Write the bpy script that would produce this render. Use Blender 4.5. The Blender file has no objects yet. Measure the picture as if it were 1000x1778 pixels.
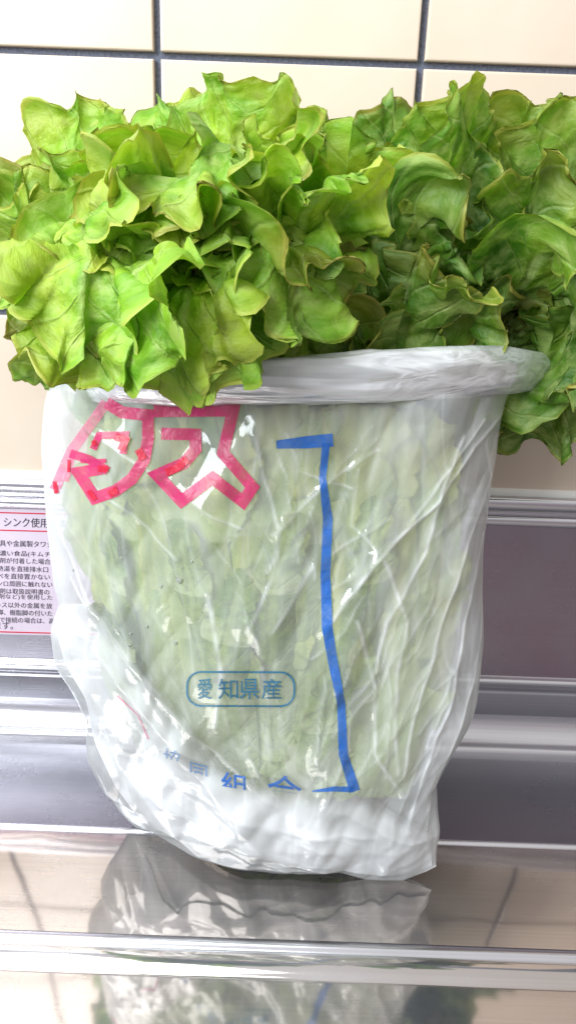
import bpy, bmesh, math, random
import numpy as np
from mathutils import Vector, Matrix, noise
from mathutils.bvhtree import BVHTree
R = math.radians
scn = bpy.context.scene
COL = scn.collection

# ---------------------------------------------------------------- camera
D = 0.54                       # camera stands this far from the tiled wall
CAM = Vector((0.0, -D, 0.383))
F = 1450.0                     # focal length in photo pixels
PITCH, ROLL = R(21.0), R(2.1)
cam = bpy.data.cameras.new('camera'); co = bpy.data.objects.new('camera', cam); COL.objects.link(co)
fwd = Vector((0, math.cos(PITCH), -math.sin(PITCH)))
rt = Vector((1, 0, 0)); up = rt.cross(fwd)
rt2 = rt*math.cos(ROLL) + up*math.sin(ROLL)
up2 = up*math.cos(ROLL) - rt*math.sin(ROLL)
M3 = Matrix((rt2, up2, -fwd)).transposed()
co.matrix_world = Matrix.Translation(CAM) @ M3.to_4x4()
cam.sensor_fit = 'VERTICAL'; cam.sensor_height = 36; cam.lens = 36*F/1778
cam.clip_start = 0.01; cam.clip_end = 50
cam.dof.use_dof = False
scn.camera = co

def ray(px, py):
    return (fwd + rt2*((px-500)/F) + up2*((889-py)/F)).normalized()
def at(px, py, d):             # point seen at a pixel, d metres in front of the camera measured level
    r = ray(px, py); return CAM + r*(d/r.y)
def wallpt(px, py): return at(px, py, D)

# ---------------------------------------------------------------- light
w = bpy.data.worlds.new('World'); scn.world = w; w.use_nodes = True
nt = w.node_tree; bg = nt.nodes['Background']
tc = nt.nodes.new('ShaderNodeTexCoord'); sx = nt.nodes.new('ShaderNodeSeparateXYZ')
nt.links.new(tc.outputs['Generated'], sx.inputs[0])
mr = nt.nodes.new('ShaderNodeMapRange'); mr.inputs['From Min'].default_value = -1; mr.inputs['From Max'].default_value = 1
mr.interpolation_type = 'SMOOTHSTEP'
nt.links.new(sx.outputs['X'], mr.inputs['Value'])
def wmix(fac, A, B):
    m_ = nt.nodes.new('ShaderNodeMix'); m_.data_type = 'RGBA'; nt.links.new(fac, m_.inputs['Factor'])
    for k_, v_ in (('A', A), ('B', B)):
        if isinstance(v_, tuple): m_.inputs[k_].default_value = (*v_, 1)
        else: nt.links.new(v_, m_.inputs[k_])
    return m_.outputs['Result']
mz = nt.nodes.new('ShaderNodeMapRange'); mz.inputs['From Min'].default_value = -.7; mz.inputs['From Max'].default_value = .8
mz.interpolation_type = 'SMOOTHSTEP'; nt.links.new(sx.outputs['Z'], mz.inputs['Value'])
lo = wmix(mr.outputs[0], (0.36, 0.38, 0.50), (0.17, 0.10, 0.10))
hi = wmix(mr.outputs[0], (0.92, 0.96, 1.0), (0.78, 0.76, 0.74))
nt.links.new(wmix(mz.outputs[0], lo, hi), bg.inputs['Color'])
bg.inputs['Strength'].default_value = 0.75

def area(name, loc, target, sx_, sy_, power, color):
    l = bpy.data.lights.new(name, 'AREA'); l.shape = 'RECTANGLE'; l.size = sx_; l.size_y = sy_
    l.energy = power; l.color = color
    o = bpy.data.objects.new(name, l); COL.objects.link(o); o.location = loc
    o.rotation_euler = (Vector(target)-Vector(loc)).to_track_quat('-Z', 'Y').to_euler()
    return o
area('window_light', (-0.80, -1.05, 0.85), (0.0, -0.06, 0.18), 0.7, 0.7, 19.5, (0.88, 0.95, 1.0))
area('top_fill_light', (-0.30, -0.32, 1.00), (0.0, -0.05, 0.25), 0.6, 0.4, 4.2, (0.86, 0.94, 1.0))  # added unseen lamp that brightens the upper tiles, no real ceiling fitting
scn.view_settings.view_transform = 'Standard'; scn.view_settings.look = 'None'
scn.view_settings.exposure = 0.38; scn.view_settings.gamma = 1
scn.cycles.max_bounces = 14; scn.cycles.transparent_max_bounces = 24
scn.cycles.transmission_bounces = 8; scn.cycles.diffuse_bounces = 4; scn.cycles.glossy_bounces = 4
scn.cycles.use_denoising = True
scn.cycles.caustics_reflective = False; scn.cycles.caustics_refractive = False
scn.cycles.sample_clamp_indirect = 6

# ---------------------------------------------------------------- helpers
def mat(name):
    m = bpy.data.materials.new(name); m.use_nodes = True
    nt = m.node_tree; nt.nodes.clear()
    out = nt.nodes.new('ShaderNodeOutputMaterial')
    return m, nt, out
def N(nt, typ, **kw):
    n = nt.nodes.new(typ)
    for k, v in kw.items():
        if k.startswith('_'): setattr(n, k[1:], v)
        else:
            n.inputs[k.replace('__', ' ')].default_value = v
    return n
def L(nt, a, b): nt.links.new(a, b)
def ramp(nt, fac, stops, interp='LINEAR'):
    r = nt.nodes.new('ShaderNodeValToRGB'); r.color_ramp.interpolation = interp
    e = r.color_ramp.elements
    while len(e) > 1: e.remove(e[-1])
    for i, (p, c) in enumerate(stops):
        if i == 0: e[0].position = p; e[0].color = c
        else:
            q = e.new(p); q.color = c
    L(nt, fac, r.inputs[0]); return r
def g(v): return (v, v, v, 1)
def meshobj(name, verts, faces, m, parent=None, smooth=True, uvs=None):
    me = bpy.data.meshes.new(name); me.from_pydata([tuple(v) for v in verts], [], faces)
    if smooth: me.polygons.foreach_set('use_smooth', [True]*len(me.polygons))
    if uvs:
        for ln, data in uvs.items():
            uv = me.uv_layers.new(name=ln)
            idx = np.empty(len(me.loops), dtype=np.int32); me.loops.foreach_get('vertex_index', idx)
            uv.data.foreach_set('uv', np.asarray(data, dtype=np.float32)[idx].ravel())
    me.materials.append(m); me.update()
    o = bpy.data.objects.new(name, me); COL.objects.link(o)
    if parent: o.parent = parent
    return o
def empty(name, loc=(0, 0, 0)):
    o = bpy.data.objects.new(name, None); COL.objects.link(o); o.location = loc; o.empty_display_size = .02
    return o
def tag(o, label=None, cat=None, group=None, kind=None):
    if label: o['label'] = label
    if cat: o['category'] = cat
    if group: o['group'] = group
    if kind: o['kind'] = kind
def child(o, parent):
    o.parent = parent; o.matrix_parent_inverse = Matrix.Translation(-parent.location)
def sstep(a, b, x):
    t = min(1, max(0, (x-a)/(b-a))); return t*t*(3-2*t)
def lerp_poly(P, x):           # piecewise smooth interpolation of (x, y...) rows
    if x <= P[0][0]: return P[0][1:]
    for a, b in zip(P, P[1:]):
        if x <= b[0]:
            t = (x-a[0])/(b[0]-a[0]); return [p+(q-p)*t for p, q in zip(a[1:], b[1:])]
    return P[-1][1:]

# ---------------------------------------------------------------- materials
def tile_mat():
    m, nt, out = mat('glazed_tile')
    b = N(nt, 'ShaderNodeBsdfPrincipled', Roughness=0.22)
    b.inputs['Coat Weight'].default_value = 0.3; b.inputs['Coat Roughness'].default_value = 0.08
    t = N(nt, 'ShaderNodeTexCoord'); n = N(nt, 'ShaderNodeTexNoise', Scale=18.0, Detail=4.0)
    L(nt, t.outputs['Object'], n.inputs['Vector'])
    r = ramp(nt, n.outputs['Fac'], [(0.3, (0.69, 0.55, 0.43, 1)), (0.7, (0.72, 0.595, 0.475, 1))])
    L(nt, r.outputs[0], b.inputs['Base Color'])
    n2 = N(nt, 'ShaderNodeTexNoise', Scale=35.0, Detail=2.0); L(nt, t.outputs['Object'], n2.inputs['Vector'])
    bp = N(nt, 'ShaderNodeBump', Strength=0.08, Distance=0.002); L(nt, n2.outputs['Fac'], bp.inputs['Height'])
    L(nt, bp.outputs[0], b.inputs['Normal']); L(nt, b.outputs[0], out.inputs[0]); return m
def grout_mat():
    m, nt, out = mat('dark_grout')
    b = N(nt, 'ShaderNodeBsdfPrincipled', Roughness=0.7)
    t = N(nt, 'ShaderNodeTexCoord'); n = N(nt, 'ShaderNodeTexNoise', Scale=600.0, Detail=5.0)
    L(nt, t.outputs['Object'], n.inputs['Vector'])
    r = ramp(nt, n.outputs['Fac'], [(0.3, (0.08, 0.09, 0.13, 1)), (0.6, (0.14, 0.16, 0.22, 1)), (0.78, (0.2, 0.21, 0.25, 1))])
    L(nt, r.outputs[0], b.inputs['Base Color'])
    bp = N(nt, 'ShaderNodeBump', Strength=0.6, Distance=0.0008); L(nt, n.outputs['Fac'], bp.inputs['Height'])
    L(nt, bp.outputs[0], b.inputs['Normal']); L(nt, b.outputs[0], out.inputs[0]); return m
def steel_mat(name, rough, base=(0.62, 0.61, 0.63), reflect_tint=None, bump=0.05, veil=.08):
    m, nt, out = mat(name)
    b = N(nt, 'ShaderNodeBsdfPrincipled', Metallic=1.0)
    t = N(nt, 'ShaderNodeTexCoord')
    mp = N(nt, 'ShaderNodeMapping'); mp.inputs['Scale'].default_value = (6, 900, 900)
    L(nt, t.outputs['Object'], mp.inputs[0])
    n = N(nt, 'ShaderNodeTexNoise', Scale=1.0, Detail=4.0); L(nt, mp.outputs[0], n.inputs['Vector'])
    n2 = N(nt, 'ShaderNodeTexNoise', Scale=9.0, Detail=5.0, Roughness=0.6); L(nt, t.outputs['Object'], n2.inputs['Vector'])
    c0 = (*[x*0.9 for x in base], 1); c1 = (*base, 1)
    r = ramp(nt, n.outputs['Fac'], [(0.3, c0), (0.7, c1)])
    col = r.outputs[0]
    if reflect_tint:  # coloured reflection painted into the steel, growing towards the right
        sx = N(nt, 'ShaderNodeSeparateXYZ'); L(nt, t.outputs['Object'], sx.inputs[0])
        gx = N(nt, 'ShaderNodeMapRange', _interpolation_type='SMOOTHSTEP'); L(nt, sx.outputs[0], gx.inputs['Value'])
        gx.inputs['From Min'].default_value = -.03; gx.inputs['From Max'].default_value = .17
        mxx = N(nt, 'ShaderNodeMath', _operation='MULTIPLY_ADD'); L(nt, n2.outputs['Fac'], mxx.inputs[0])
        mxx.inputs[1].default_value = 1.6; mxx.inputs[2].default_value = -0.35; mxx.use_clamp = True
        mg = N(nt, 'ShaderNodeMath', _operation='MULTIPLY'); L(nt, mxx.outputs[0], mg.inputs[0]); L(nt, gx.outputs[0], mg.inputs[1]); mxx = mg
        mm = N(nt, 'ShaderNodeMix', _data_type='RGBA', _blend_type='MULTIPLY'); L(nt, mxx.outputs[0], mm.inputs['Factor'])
        L(nt, col, mm.inputs['A']); mm.inputs['B'].default_value = (*reflect_tint, 1); col = mm.outputs['Result']
    L(nt, col, b.inputs['Base Color'])
    rr = N(nt, 'ShaderNodeMapRange'); L(nt, n2.outputs['Fac'], rr.inputs['Value'])
    rr.inputs['From Min'].default_value = .3; rr.inputs['From Max'].default_value = .7
    rr.inputs['To Min'].default_value = rough*0.8; rr.inputs['To Max'].default_value = rough*1.35
    L(nt, rr.outputs[0], b.inputs['Roughness'])
    n3 = N(nt, 'ShaderNodeTexNoise', Scale=11.0, Detail=2.0); L(nt, t.outputs['Object'], n3.inputs['Vector'])
    bp = N(nt, 'ShaderNodeBump', Strength=bump, Distance=0.0005); L(nt, n.outputs['Fac'], bp.inputs['Height'])
    bp2 = N(nt, 'ShaderNodeBump', Strength=0.2, Distance=0.003); L(nt, n3.outputs['Fac'], bp2.inputs['Height'])
    L(nt, bp.outputs[0], bp2.inputs['Normal'])
    L(nt, bp2.outputs[0], b.inputs['Normal'])
    g2 = N(nt, 'ShaderNodeBsdfGlossy', Roughness=.48); L(nt, bp2.outputs[0], g2.inputs['Normal']); g2.inputs[0].default_value = (.74, .76, .84, 1)
    n4 = N(nt, 'ShaderNodeTexNoise', Scale=5.0, Detail=6.0, Roughness=.65); L(nt, t.outputs['Object'], n4.inputs['Vector'])
    r4 = N(nt, 'ShaderNodeMapRange'); L(nt, n4.outputs['Fac'], r4.inputs['Value']); r4.inputs['From Min'].default_value = .35; r4.inputs['From Max'].default_value = .65
    r4.inputs['To Min'].default_value = veil*.6; r4.inputs['To Max'].default_value = veil*1.3
    msx = N(nt, 'ShaderNodeMixShader'); L(nt, r4.outputs[0], msx.inputs[0]); L(nt, b.outputs[0], msx.inputs[1]); L(nt, g2.outputs[0], msx.inputs[2])
    L(nt, msx.outputs[0], out.inputs[0]); return m
def leaf_mat():
    m, nt, out = mat('lettuce_leaf')
    uv = N(nt, 'ShaderNodeUVMap', _uv_map='shape'); sp = N(nt, 'ShaderNodeSeparateXYZ'); L(nt, uv.outputs[0], sp.inputs[0])   # s, r
    uv2 = N(nt, 'ShaderNodeUVMap', _uv_map='flat'); sp2 = N(nt, 'ShaderNodeSeparateXYZ'); L(nt, uv2.outputs[0], sp2.inputs[0])  # a, b in metres
    oi = N(nt, 'ShaderNodeObjectInfo'); sc = N(nt, 'ShaderNodeSeparateColor'); L(nt, oi.outputs['Color'], sc.inputs[0])
    tone, red, pale = sc.outputs[0], sc.outputs[1], sc.outputs[2]
    def math_(op, a, b=None, clamp=False):
        n = N(nt, 'ShaderNodeMath', _operation=op); n.use_clamp = clamp
        for i, v in enumerate((a, b)):
            if v is None: continue
            if isinstance(v, (int, float)): n.inputs[i].default_value = v
            else: L(nt, v, n.inputs[i])
        return n.outputs[0]
    def mixc(fac, a, b, blend='MIX'):
        n = N(nt, 'ShaderNodeMix', _data_type='RGBA', _blend_type=blend)
        if isinstance(fac, (int, float)): n.inputs['Factor'].default_value = fac
        else: L(nt, fac, n.inputs['Factor'])
        for k, v in (('A', a), ('B', b)):
            if isinstance(v, tuple): n.inputs[k].default_value = v
            else: L(nt, v, n.inputs[k])
        return n.outputs['Result']
    def mrange(v, a, b, c=0.0, d=1.0):
        n = N(nt, 'ShaderNodeMapRange', _interpolation_type='SMOOTHSTEP'); L(nt, v, n.inputs['Value'])
        n.inputs['From Min'].default_value = a; n.inputs['From Max'].default_value = b
        n.inputs['To Min'].default_value = c; n.inputs['To Max'].default_value = d
        return n.outputs[0]
    addr = N(nt, 'ShaderNodeVectorMath', _operation='ADD'); L(nt, uv2.outputs[0], addr.inputs[0])
    cb = N(nt, 'ShaderNodeCombineXYZ'); L(nt, math_('MULTIPLY', oi.outputs['Random'], 7.0), cb.inputs[2]); L(nt, cb.outputs[0], addr.inputs[1])
    P = addr.outputs[0]
    n1 = N(nt, 'ShaderNodeTexNoise', Scale=38.0, Detail=4.0); L(nt, P, n1.inputs['Vector'])
    n2 = N(nt, 'ShaderNodeTexNoise', Scale=150.0, Detail=5.0, Roughness=0.6); L(nt, P, n2.inputs['Vector'])
    n3 = N(nt, 'ShaderNodeTexVoronoi', Scale=150.0, _feature='SMOOTH_F1'); L(nt, P, n3.inputs['Vector'])
    # blade colour
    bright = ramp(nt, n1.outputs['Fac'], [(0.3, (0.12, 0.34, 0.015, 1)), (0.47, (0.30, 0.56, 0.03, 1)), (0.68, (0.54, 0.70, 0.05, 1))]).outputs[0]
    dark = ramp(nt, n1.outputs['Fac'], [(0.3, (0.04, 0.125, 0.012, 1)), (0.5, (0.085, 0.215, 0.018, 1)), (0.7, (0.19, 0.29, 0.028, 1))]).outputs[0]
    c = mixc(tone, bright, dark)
    c = mixc(mrange(n2.outputs['Fac'], .4, .8, 0, .6), c, (0.60, 0.70, 0.24, 1))
    msk_ = mrange(n2.outputs['Fac'], .28, .55, .35, 0)
    c = mixc(math_('MULTIPLY', msk_, math_('SUBTRACT', 1.0, pale)), c, (0.05, 0.15, 0.012, 1))
    stv = N(nt, 'ShaderNodeVectorMath', _operation='MULTIPLY'); L(nt, P, stv.inputs[0]); stv.inputs[1].default_value = (14, 75, 1)
    n5 = N(nt, 'ShaderNodeTexNoise', Scale=1.0, Detail=3.0); L(nt, stv.outputs[0], n5.inputs['Vector'])
    c = mixc(math_('MULTIPLY', pale, .85), c, mixc(mrange(n5.outputs['Fac'], .36, .6), (0.34, 0.48, 0.11, 1), (0.92, 0.93, 0.36, 1)))
    # reddish brown tinge
    rfac = math_('MULTIPLY', math_('MULTIPLY', math_('MULTIPLY', red, .7), mrange(sp.outputs[1], .45, 1.0)), mrange(n1.outputs['Fac'], .38, .62), True)
    c = mixc(rfac, c, (0.17, 0.085, 0.02, 1))
    # stalk
    st = mixc(mrange(n2.outputs['Fac'], .3, .7), (0.66, 0.78, 0.34, 1), (0.80, 0.86, 0.52, 1))
    c = mixc(mrange(sp.outputs[0], .30, .62, 1.0, 0.0), c, st)
    # veins
    wob = math_('MULTIPLY', math_('SUBTRACT', n1.outputs['Fac'], .5), .012)
    ab = math_('ABSOLUTE', sp2.outputs[1])
    ph = math_('ADD', math_('SUBTRACT', sp2.outputs[0], math_('MULTIPLY', ab, 1.1)), wob)
    fr = math_('PINGPONG', math_('MULTIPLY', ph, 62.0), 0.5)
    vein = mrange(fr, 0.0, .09, 1.0, 0.0)
    mid = mrange(math_('ABSOLUTE', math_('ADD', sp2.outputs[1], wob)), .0008, .0035, 1.0, 0.0)
    midf = math_('MULTIPLY', mid, mrange(sp.outputs[0], .7, .98, 1, 0))
    vv = math_('MAXIMUM', math_('MULTIPLY', vein, .35), midf)
    vorv = math_('MULTIPLY', n3.outputs['Distance'], 1.0)
    c = mixc(math_('MULTIPLY', vv, .6), c, (0.58, 0.70, 0.26, 1))
    # margin
    eg = mrange(sp.outputs[1], .955, .995)
    edge_c = mixc(red, (0.55, 0.62, 0.10, 1), (0.36, 0.26, 0.06, 1))
    c = mixc(math_('MULTIPLY', eg, mrange(n1.outputs['Fac'], .35, .6, .15, .8)), c, edge_c)
    d = N(nt, 'ShaderNodeBsdfPrincipled', Roughness=0.46); L(nt, c, d.inputs['Base Color'])
    d.inputs['Specular IOR Level'].default_value = 0.42
    tr = N(nt, 'ShaderNodeBsdfTranslucent')
    c2 = mixc(1.0, c, (1.0, 1.15, 0.45, 1), 'MULTIPLY'); L(nt, c2, tr.inputs['Color'])
    ms = N(nt, 'ShaderNodeMixShader'); ms.inputs[0].default_value = 0.34
    L(nt, d.outputs[0], ms.inputs[1]); L(nt, tr.outputs[0], ms.inputs[2])
    hgt = math_('ADD', math_('MULTIPLY', vorv, 1.2), math_('ADD', math_('MULTIPLY', n2.outputs['Fac'], .8), math_('MULTIPLY', vv, -.7)))
    hgt = math_('MULTIPLY', hgt, math_('SUBTRACT', 1.0, math_('MULTIPLY', pale, .8)))
    bp = N(nt, 'ShaderNodeBump', Strength=0.85, Distance=0.0026); L(nt, hgt, bp.inputs['Height'])
    L(nt, bp.outputs[0], d.inputs['Normal']); L(nt, bp.outputs[0], tr.inputs['Normal'])
    L(nt, ms.outputs[0], out.inputs[0]); return m
def film_mat(name, cover, tintc=(0.97, 0.97, 0.97), cr=1.0, gloss=0.09, rot=20, strch=(30, 25, 7), folds=.58, rc=.10, rm=.05):
    m, nt, out = mat(name)
    t = N(nt, 'ShaderNodeTexCoord')
    # crinkles: stretched, distorted noises, combined as ridges
    mp = N(nt, 'ShaderNodeMapping'); mp.inputs['Rotation'].default_value = (0, R(rot), 0); mp.inputs['Scale'].default_value = strch
    L(nt, t.outputs['Object'], mp.inputs[0])
    n1 = N(nt, 'ShaderNodeTexNoise', Scale=1.0, Detail=2.0, Distortion=1.0); L(nt, mp.outputs[0], n1.inputs['Vector'])
    mpb = N(nt, 'ShaderNodeMapping'); mpb.inputs['Rotation'].default_value = (0, R(-35), 0); mpb.inputs['Scale'].default_value = (170, 90, 60)
    L(nt, t.outputs['Object'], mpb.inputs[0])
    n2 = N(nt, 'ShaderNodeTexVoronoi', Scale=1.0, _feature='F1'); L(nt, mpb.outputs[0], n2.inputs['Vector'])
    n3 = N(nt, 'ShaderNodeTexNoise', Scale=26.0, Detail=3.0); L(nt, t.outputs['Object'], n3.inputs['Vector'])
    def math_(op, a, b=None):
        n = N(nt, 'ShaderNodeMath', _operation=op)
        for i, v in enumerate((a, b)):
            if v is None: continue
            if isinstance(v, (int, float)): n.inputs[i].default_value = v
            else: L(nt, v, n.inputs[i])
        return n.outputs[0]
    ridge = math_('ABSOLUTE', math_('SUBTRACT', n1.outputs['Fac'], .5))
    msk = N(nt, 'ShaderNodeMapRange', _interpolation_type='SMOOTHSTEP'); L(nt, n3.outputs['Fac'], msk.inputs['Value'])
    msk.inputs['From Min'].default_value = .52; msk.inputs['From Max'].default_value = .66
    h = math_('ADD', math_('MULTIPLY', ridge, 1.3), math_('MULTIPLY', math_('MULTIPLY', n2.outputs['Distance'], .1), msk.outputs[0]))
    bp = N(nt, 'ShaderNodeBump', Strength=0.42*cr, Distance=0.004); L(nt, h, bp.inputs['Height'])
    df = N(nt, 'ShaderNodeBsdfDiffuse'); df.inputs[0].default_value = (*tintc, 1)
    tl = N(nt, 'ShaderNodeBsdfTranslucent'); tl.inputs[0].default_value = (*tintc, 1)
    L(nt, bp.outputs[0], df.inputs['Normal'])
    m1 = N(nt, 'ShaderNodeMixShader'); m1.inputs[0].default_value = .18
    L(nt, df.outputs[0], m1.inputs[1]); L(nt, tl.outputs[0], m1.inputs[2])
    tp = N(nt, 'ShaderNodeBsdfTransparent')
    # more milky at grazing angles and along the ridges
    lw = N(nt, 'ShaderNodeLayerWeight', Blend=0.35); L(nt, bp.outputs[0], lw.inputs['Normal'])
    rg = N(nt, 'ShaderNodeMapRange'); L(nt, ridge, rg.inputs['Value'])
    rg.inputs['From Min'].default_value = 0; rg.inputs['From Max'].default_value = rm
    rg.inputs['To Min'].default_value = rc; rg.inputs['To Max'].default_value = 0
    cov = math_('ADD', math_('ADD', math_('MULTIPLY', lw.outputs['Facing'], .3), cover), rg.outputs[0])
    if folds:
        uf = N(nt, 'ShaderNodeUVMap', _uv_map='fold'); sf = N(nt, 'ShaderNodeSeparateXYZ'); L(nt, uf.outputs[0], sf.inputs[0])
        cov = math_('ADD', cov, math_('MULTIPLY', sf.outputs[0], folds))
    cov = math_('MINIMUM', cov, .96)
    m2 = N(nt, 'ShaderNodeMixShader'); L(nt, cov, m2.inputs[0]); L(nt, tp.outputs[0], m2.inputs[1]); L(nt, m1.outputs[0], m2.inputs[2])
    gl = N(nt, 'ShaderNodeBsdfGlossy', Roughness=gloss); gl.inputs[0].default_value = (1, 1, 1, 1); L(nt, bp.outputs[0], gl.inputs['Normal'])
    fr = N(nt, 'ShaderNodeFresnel', IOR=1.6); L(nt, bp.outputs[0], fr.inputs['Normal'])
    fm = math_('MINIMUM', math_('MULTIPLY', fr.outputs[0], .8), .3)
    m3 = N(nt, 'ShaderNodeMixShader'); L(nt, fm, m3.inputs[0]); L(nt, m2.outputs[0], m3.inputs[1]); L(nt, gl.outputs[0], m3.inputs[2])
    L(nt, m3.outputs[0], out.inputs[0]); return m
def ink_mat(name, color, cover=.8, rough=.35):
    m, nt, out = mat(name)
    b = N(nt, 'ShaderNodeBsdfPrincipled', Roughness=rough); b.inputs['Base Color'].default_value = (*color, 1)
    t = N(nt, 'ShaderNodeTexCoord'); n = N(nt, 'ShaderNodeTexNoise', Scale=160.0, Detail=4.0, Distortion=.6); L(nt, t.outputs['Object'], n.inputs['Vector'])
    bp = N(nt, 'ShaderNodeBump', Strength=0.5, Distance=0.002); L(nt, n.outputs['Fac'], bp.inputs['Height']); L(nt, bp.outputs[0], b.inputs['Normal'])
    tp = N(nt, 'ShaderNodeBsdfTransparent')
    mr = N(nt, 'ShaderNodeMapRange'); L(nt, n.outputs['Fac'], mr.inputs['Value'])
    mr.inputs['From Min'].default_value = .3; mr.inputs['From Max'].default_value = .7
    mr.inputs['To Min'].default_value = min(1, cover+.12); mr.inputs['To Max'].default_value = cover-.15
    ms = N(nt, 'ShaderNodeMixShader'); L(nt, mr.outputs[0], ms.inputs[0]); L(nt, tp.outputs[0], ms.inputs[1]); L(nt, b.outputs[0], ms.inputs[2])
    L(nt, ms.outputs[0], out.inputs[0]); return m
def plain_mat(name, color, rough=.4):
    m, nt, out = mat(name)
    b = N(nt, 'ShaderNodeBsdfPrincipled', Roughness=rough)
    t = N(nt, 'ShaderNodeTexCoord'); n = N(nt, 'ShaderNodeTexNoise', Scale=60.0, Detail=3.0); L(nt, t.outputs['Object'], n.inputs['Vector'])
    r = ramp(nt, n.outputs['Fac'], [(0.3, (*[x*.93 for x in color], 1)), (0.7, (*color, 1))]); L(nt, r.outputs[0], b.inputs['Base Color'])
    L(nt, b.outputs[0], out.inputs[0]); return m

M_tile, M_grout = tile_mat(), grout_mat()
M_trim = steel_mat('trim_steel', 0.2, (0.66, 0.64, 0.66), bump=.04)
M_panel = steel_mat('panel_steel', 0.26, (0.34, 0.32, 0.345), reflect_tint=(0.92, 0.50, 0.62), bump=.1)
M_deck = steel_mat('deck_steel', 0.26, (0.29, 0.285, 0.305), bump=.12)
M_tray = steel_mat('tray_steel', 0.06, (0.56, 0.485, 0.43), bump=.006, veil=.16)
M_leaf = leaf_mat()
M_film = film_mat('bag_film', 0.21, cr=.4)
M_fold = film_mat('bag_film_folded', 0.02, cr=.6, rot=-50, folds=.74)
M_cuff = film_mat('bag_film_gathered', 0.55, cr=.6, gloss=.2, rot=0, strch=(4, 90, 150), folds=0, rc=.45, rm=.16)
M_pink = ink_mat('pink_ink', (0.62, 0.03, 0.15), .84)
M_red = ink_mat('red_ink', (0.66, 0.012, 0.05), .92)
M_pale = ink_mat('pale_pink_ink', (0.80, 0.16, 0.32), .55)
M_blue = ink_mat('blue_ink', (0.02, 0.13, 0.48), .86)
M_faint = ink_mat('faint_blue_ink', (0.05, 0.20, 0.50), .50)
M_teal = ink_mat('teal_ink', (0.03, 0.15, 0.26), .9)

# ---------------------------------------------------------------- wall of tiles
xg = [wallpt(275.6, 98).x, wallpt(728, 117).x]
zg = [wallpt(276, 98).z, wallpt(5, 540).z]
TS = xg[1]-xg[0]; TZ = zg[0]-zg[1]; G = 0.0040
print('tile', TS, TZ, xg, zg, wallpt(500, 845).z)
ZB = 0.1985
wall = meshobj('wall', [(-1.1, 0, -.3), (1.1, 0, -.3), (1.1, 0, 1.0), (-1.1, 0, 1.0)], [(0, 1, 2, 3)], M_grout, smooth=False)
tag(wall, 'kitchen wall of cream square tiles with dark grout joints', kind='structure')
def tile_mesh(wd, ht):
    bm = bmesh.new(); bmesh.ops.create_cube(bm, size=1)
    bmesh.ops.scale(bm, vec=(wd, .006, ht), verts=bm.verts)
    bmesh.ops.bevel(bm, geom=[e for e in bm.edges if all(v.co.y < 0 for v in e.verts)], offset=.0014, segments=3, affect='EDGES', profile=.6)
    me = bpy.data.meshes.new('tile'); bm.to_mesh(me); bm.free(); me.materials.append(M_tile)
    me.polygons.foreach_set('use_smooth', [False]*len(me.polygons)); return me
tm_full = tile_mesh(TS-G, TZ-G)
zlow = zg[1]-TZ
for k in range(-3, 3):
    x0 = xg[0]+k*TS
    for r_ in range(-1, 3):
        z0 = zg[0] + TZ - r_*TZ   # top joint of the row
        if r_ == -1: z0 = zg[0]+2*TZ
        zt = z0-G/2; zb = z0-TZ+G/2
        me = tm_full
        if zb < ZB:
            zb = ZB; me = tile_mesh(TS-G, zt-zb)
        o = bpy.data.objects.new('tile', me); COL.objects.link(o)
        o.location = (x0+TS/2, -.0025, (zt+zb)/2); o.parent = wall

# ---------------------------------------------------------------- steel counter
counter = empty('steel_counter'); tag(counter, 'brushed stainless steel counter with upright back panel and sloping drainer', 'counter')
X0, X1 = -.75, .75
def strip(name, prof, m, sharp=False, wave=0.0):
    nx = 60; vs = []; fs = []
    for i in range(nx+1):
        x = X0+(X1-X0)*i/nx
        for (y, z) in prof: vs.append((x, y, z + (noise.noise(Vector((x*5, y*9, 3)))*wave)))
    n = len(prof)
    for i in range(nx):
        for j in range(n-1):
            a = i*n+j; fs.append((a, a+n, a+n+1, a+1))
    o = meshobj(name, vs, fs, m, counter); return o
def arc(cy, cz, r, a0, a1, n=7):
    return [(cy+r*math.cos(R(a0+(a1-a0)*i/n)), cz+r*math.sin(R(a0+(a1-a0)*i/n))) for i in range(n+1)]
sealm = plain_mat('white_sealant', (0.80, 0.78, 0.74), .35)
strip('sealant_bead', [(-.003, .2015), (-.0065, .2005), (-.0088, .1980), (-.009, .1950)], sealm)
strip('top_trim', [(-.0085, .1965)] + arc(-.0110, .1935, .0030, 80, 180, 6) + [(-.0142, .1880)] + arc(-.0125, .1880, .0017, 180, 260, 3) + [(-.0085, .1862), (-.0085, .1840)], M_trim)
strip('upper_lip', [(-.0085, .1840)] + arc(-.0125, .1812, .0024, 80, 180, 5) + [(-.0149, .1785), (-.0128, .1765), (-.0112, .1755)], M_trim)
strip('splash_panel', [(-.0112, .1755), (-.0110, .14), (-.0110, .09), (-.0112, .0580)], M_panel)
strip('lower_lip', [(-.0112, .0580), (-.0128, .0570)] + arc(-.0128, .0545, .0026, 110, 235, 5) + [(-.0095, .0500), (-.0095, .0465)], M_trim)
strip('lower_trim', [(-.0095, .0465), (-.0130, .0455), (-.0136, .0440), (-.0150, .0270)], M_deck)
strip('cove', [(-.0150, .0270)] + [(-.0150-.0145*(1-math.cos(R(a))), .0270-.0190*math.sin(R(a))) for a in range(10, 91, 10)] + [(-.0305, .0070)] + [(-.0312, .0050), (-.0320, .0022), (-.0325, .0)], M_trim)
strip('deck', [(-.0325, .0), (-.07, -.0002), (-.1155, .0)], M_deck, wave=.0004)
strip('crease', [(-.1155, .0), (-.1165, .0010), (-.1180, .0012), (-.1190, .0002), (-.1200, -.0006), (-.1212, -.0002)], M_trim)
sl = math.tan(R(7.5))
def zs(y): return -.0002 + sl*(y+.1212)
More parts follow.
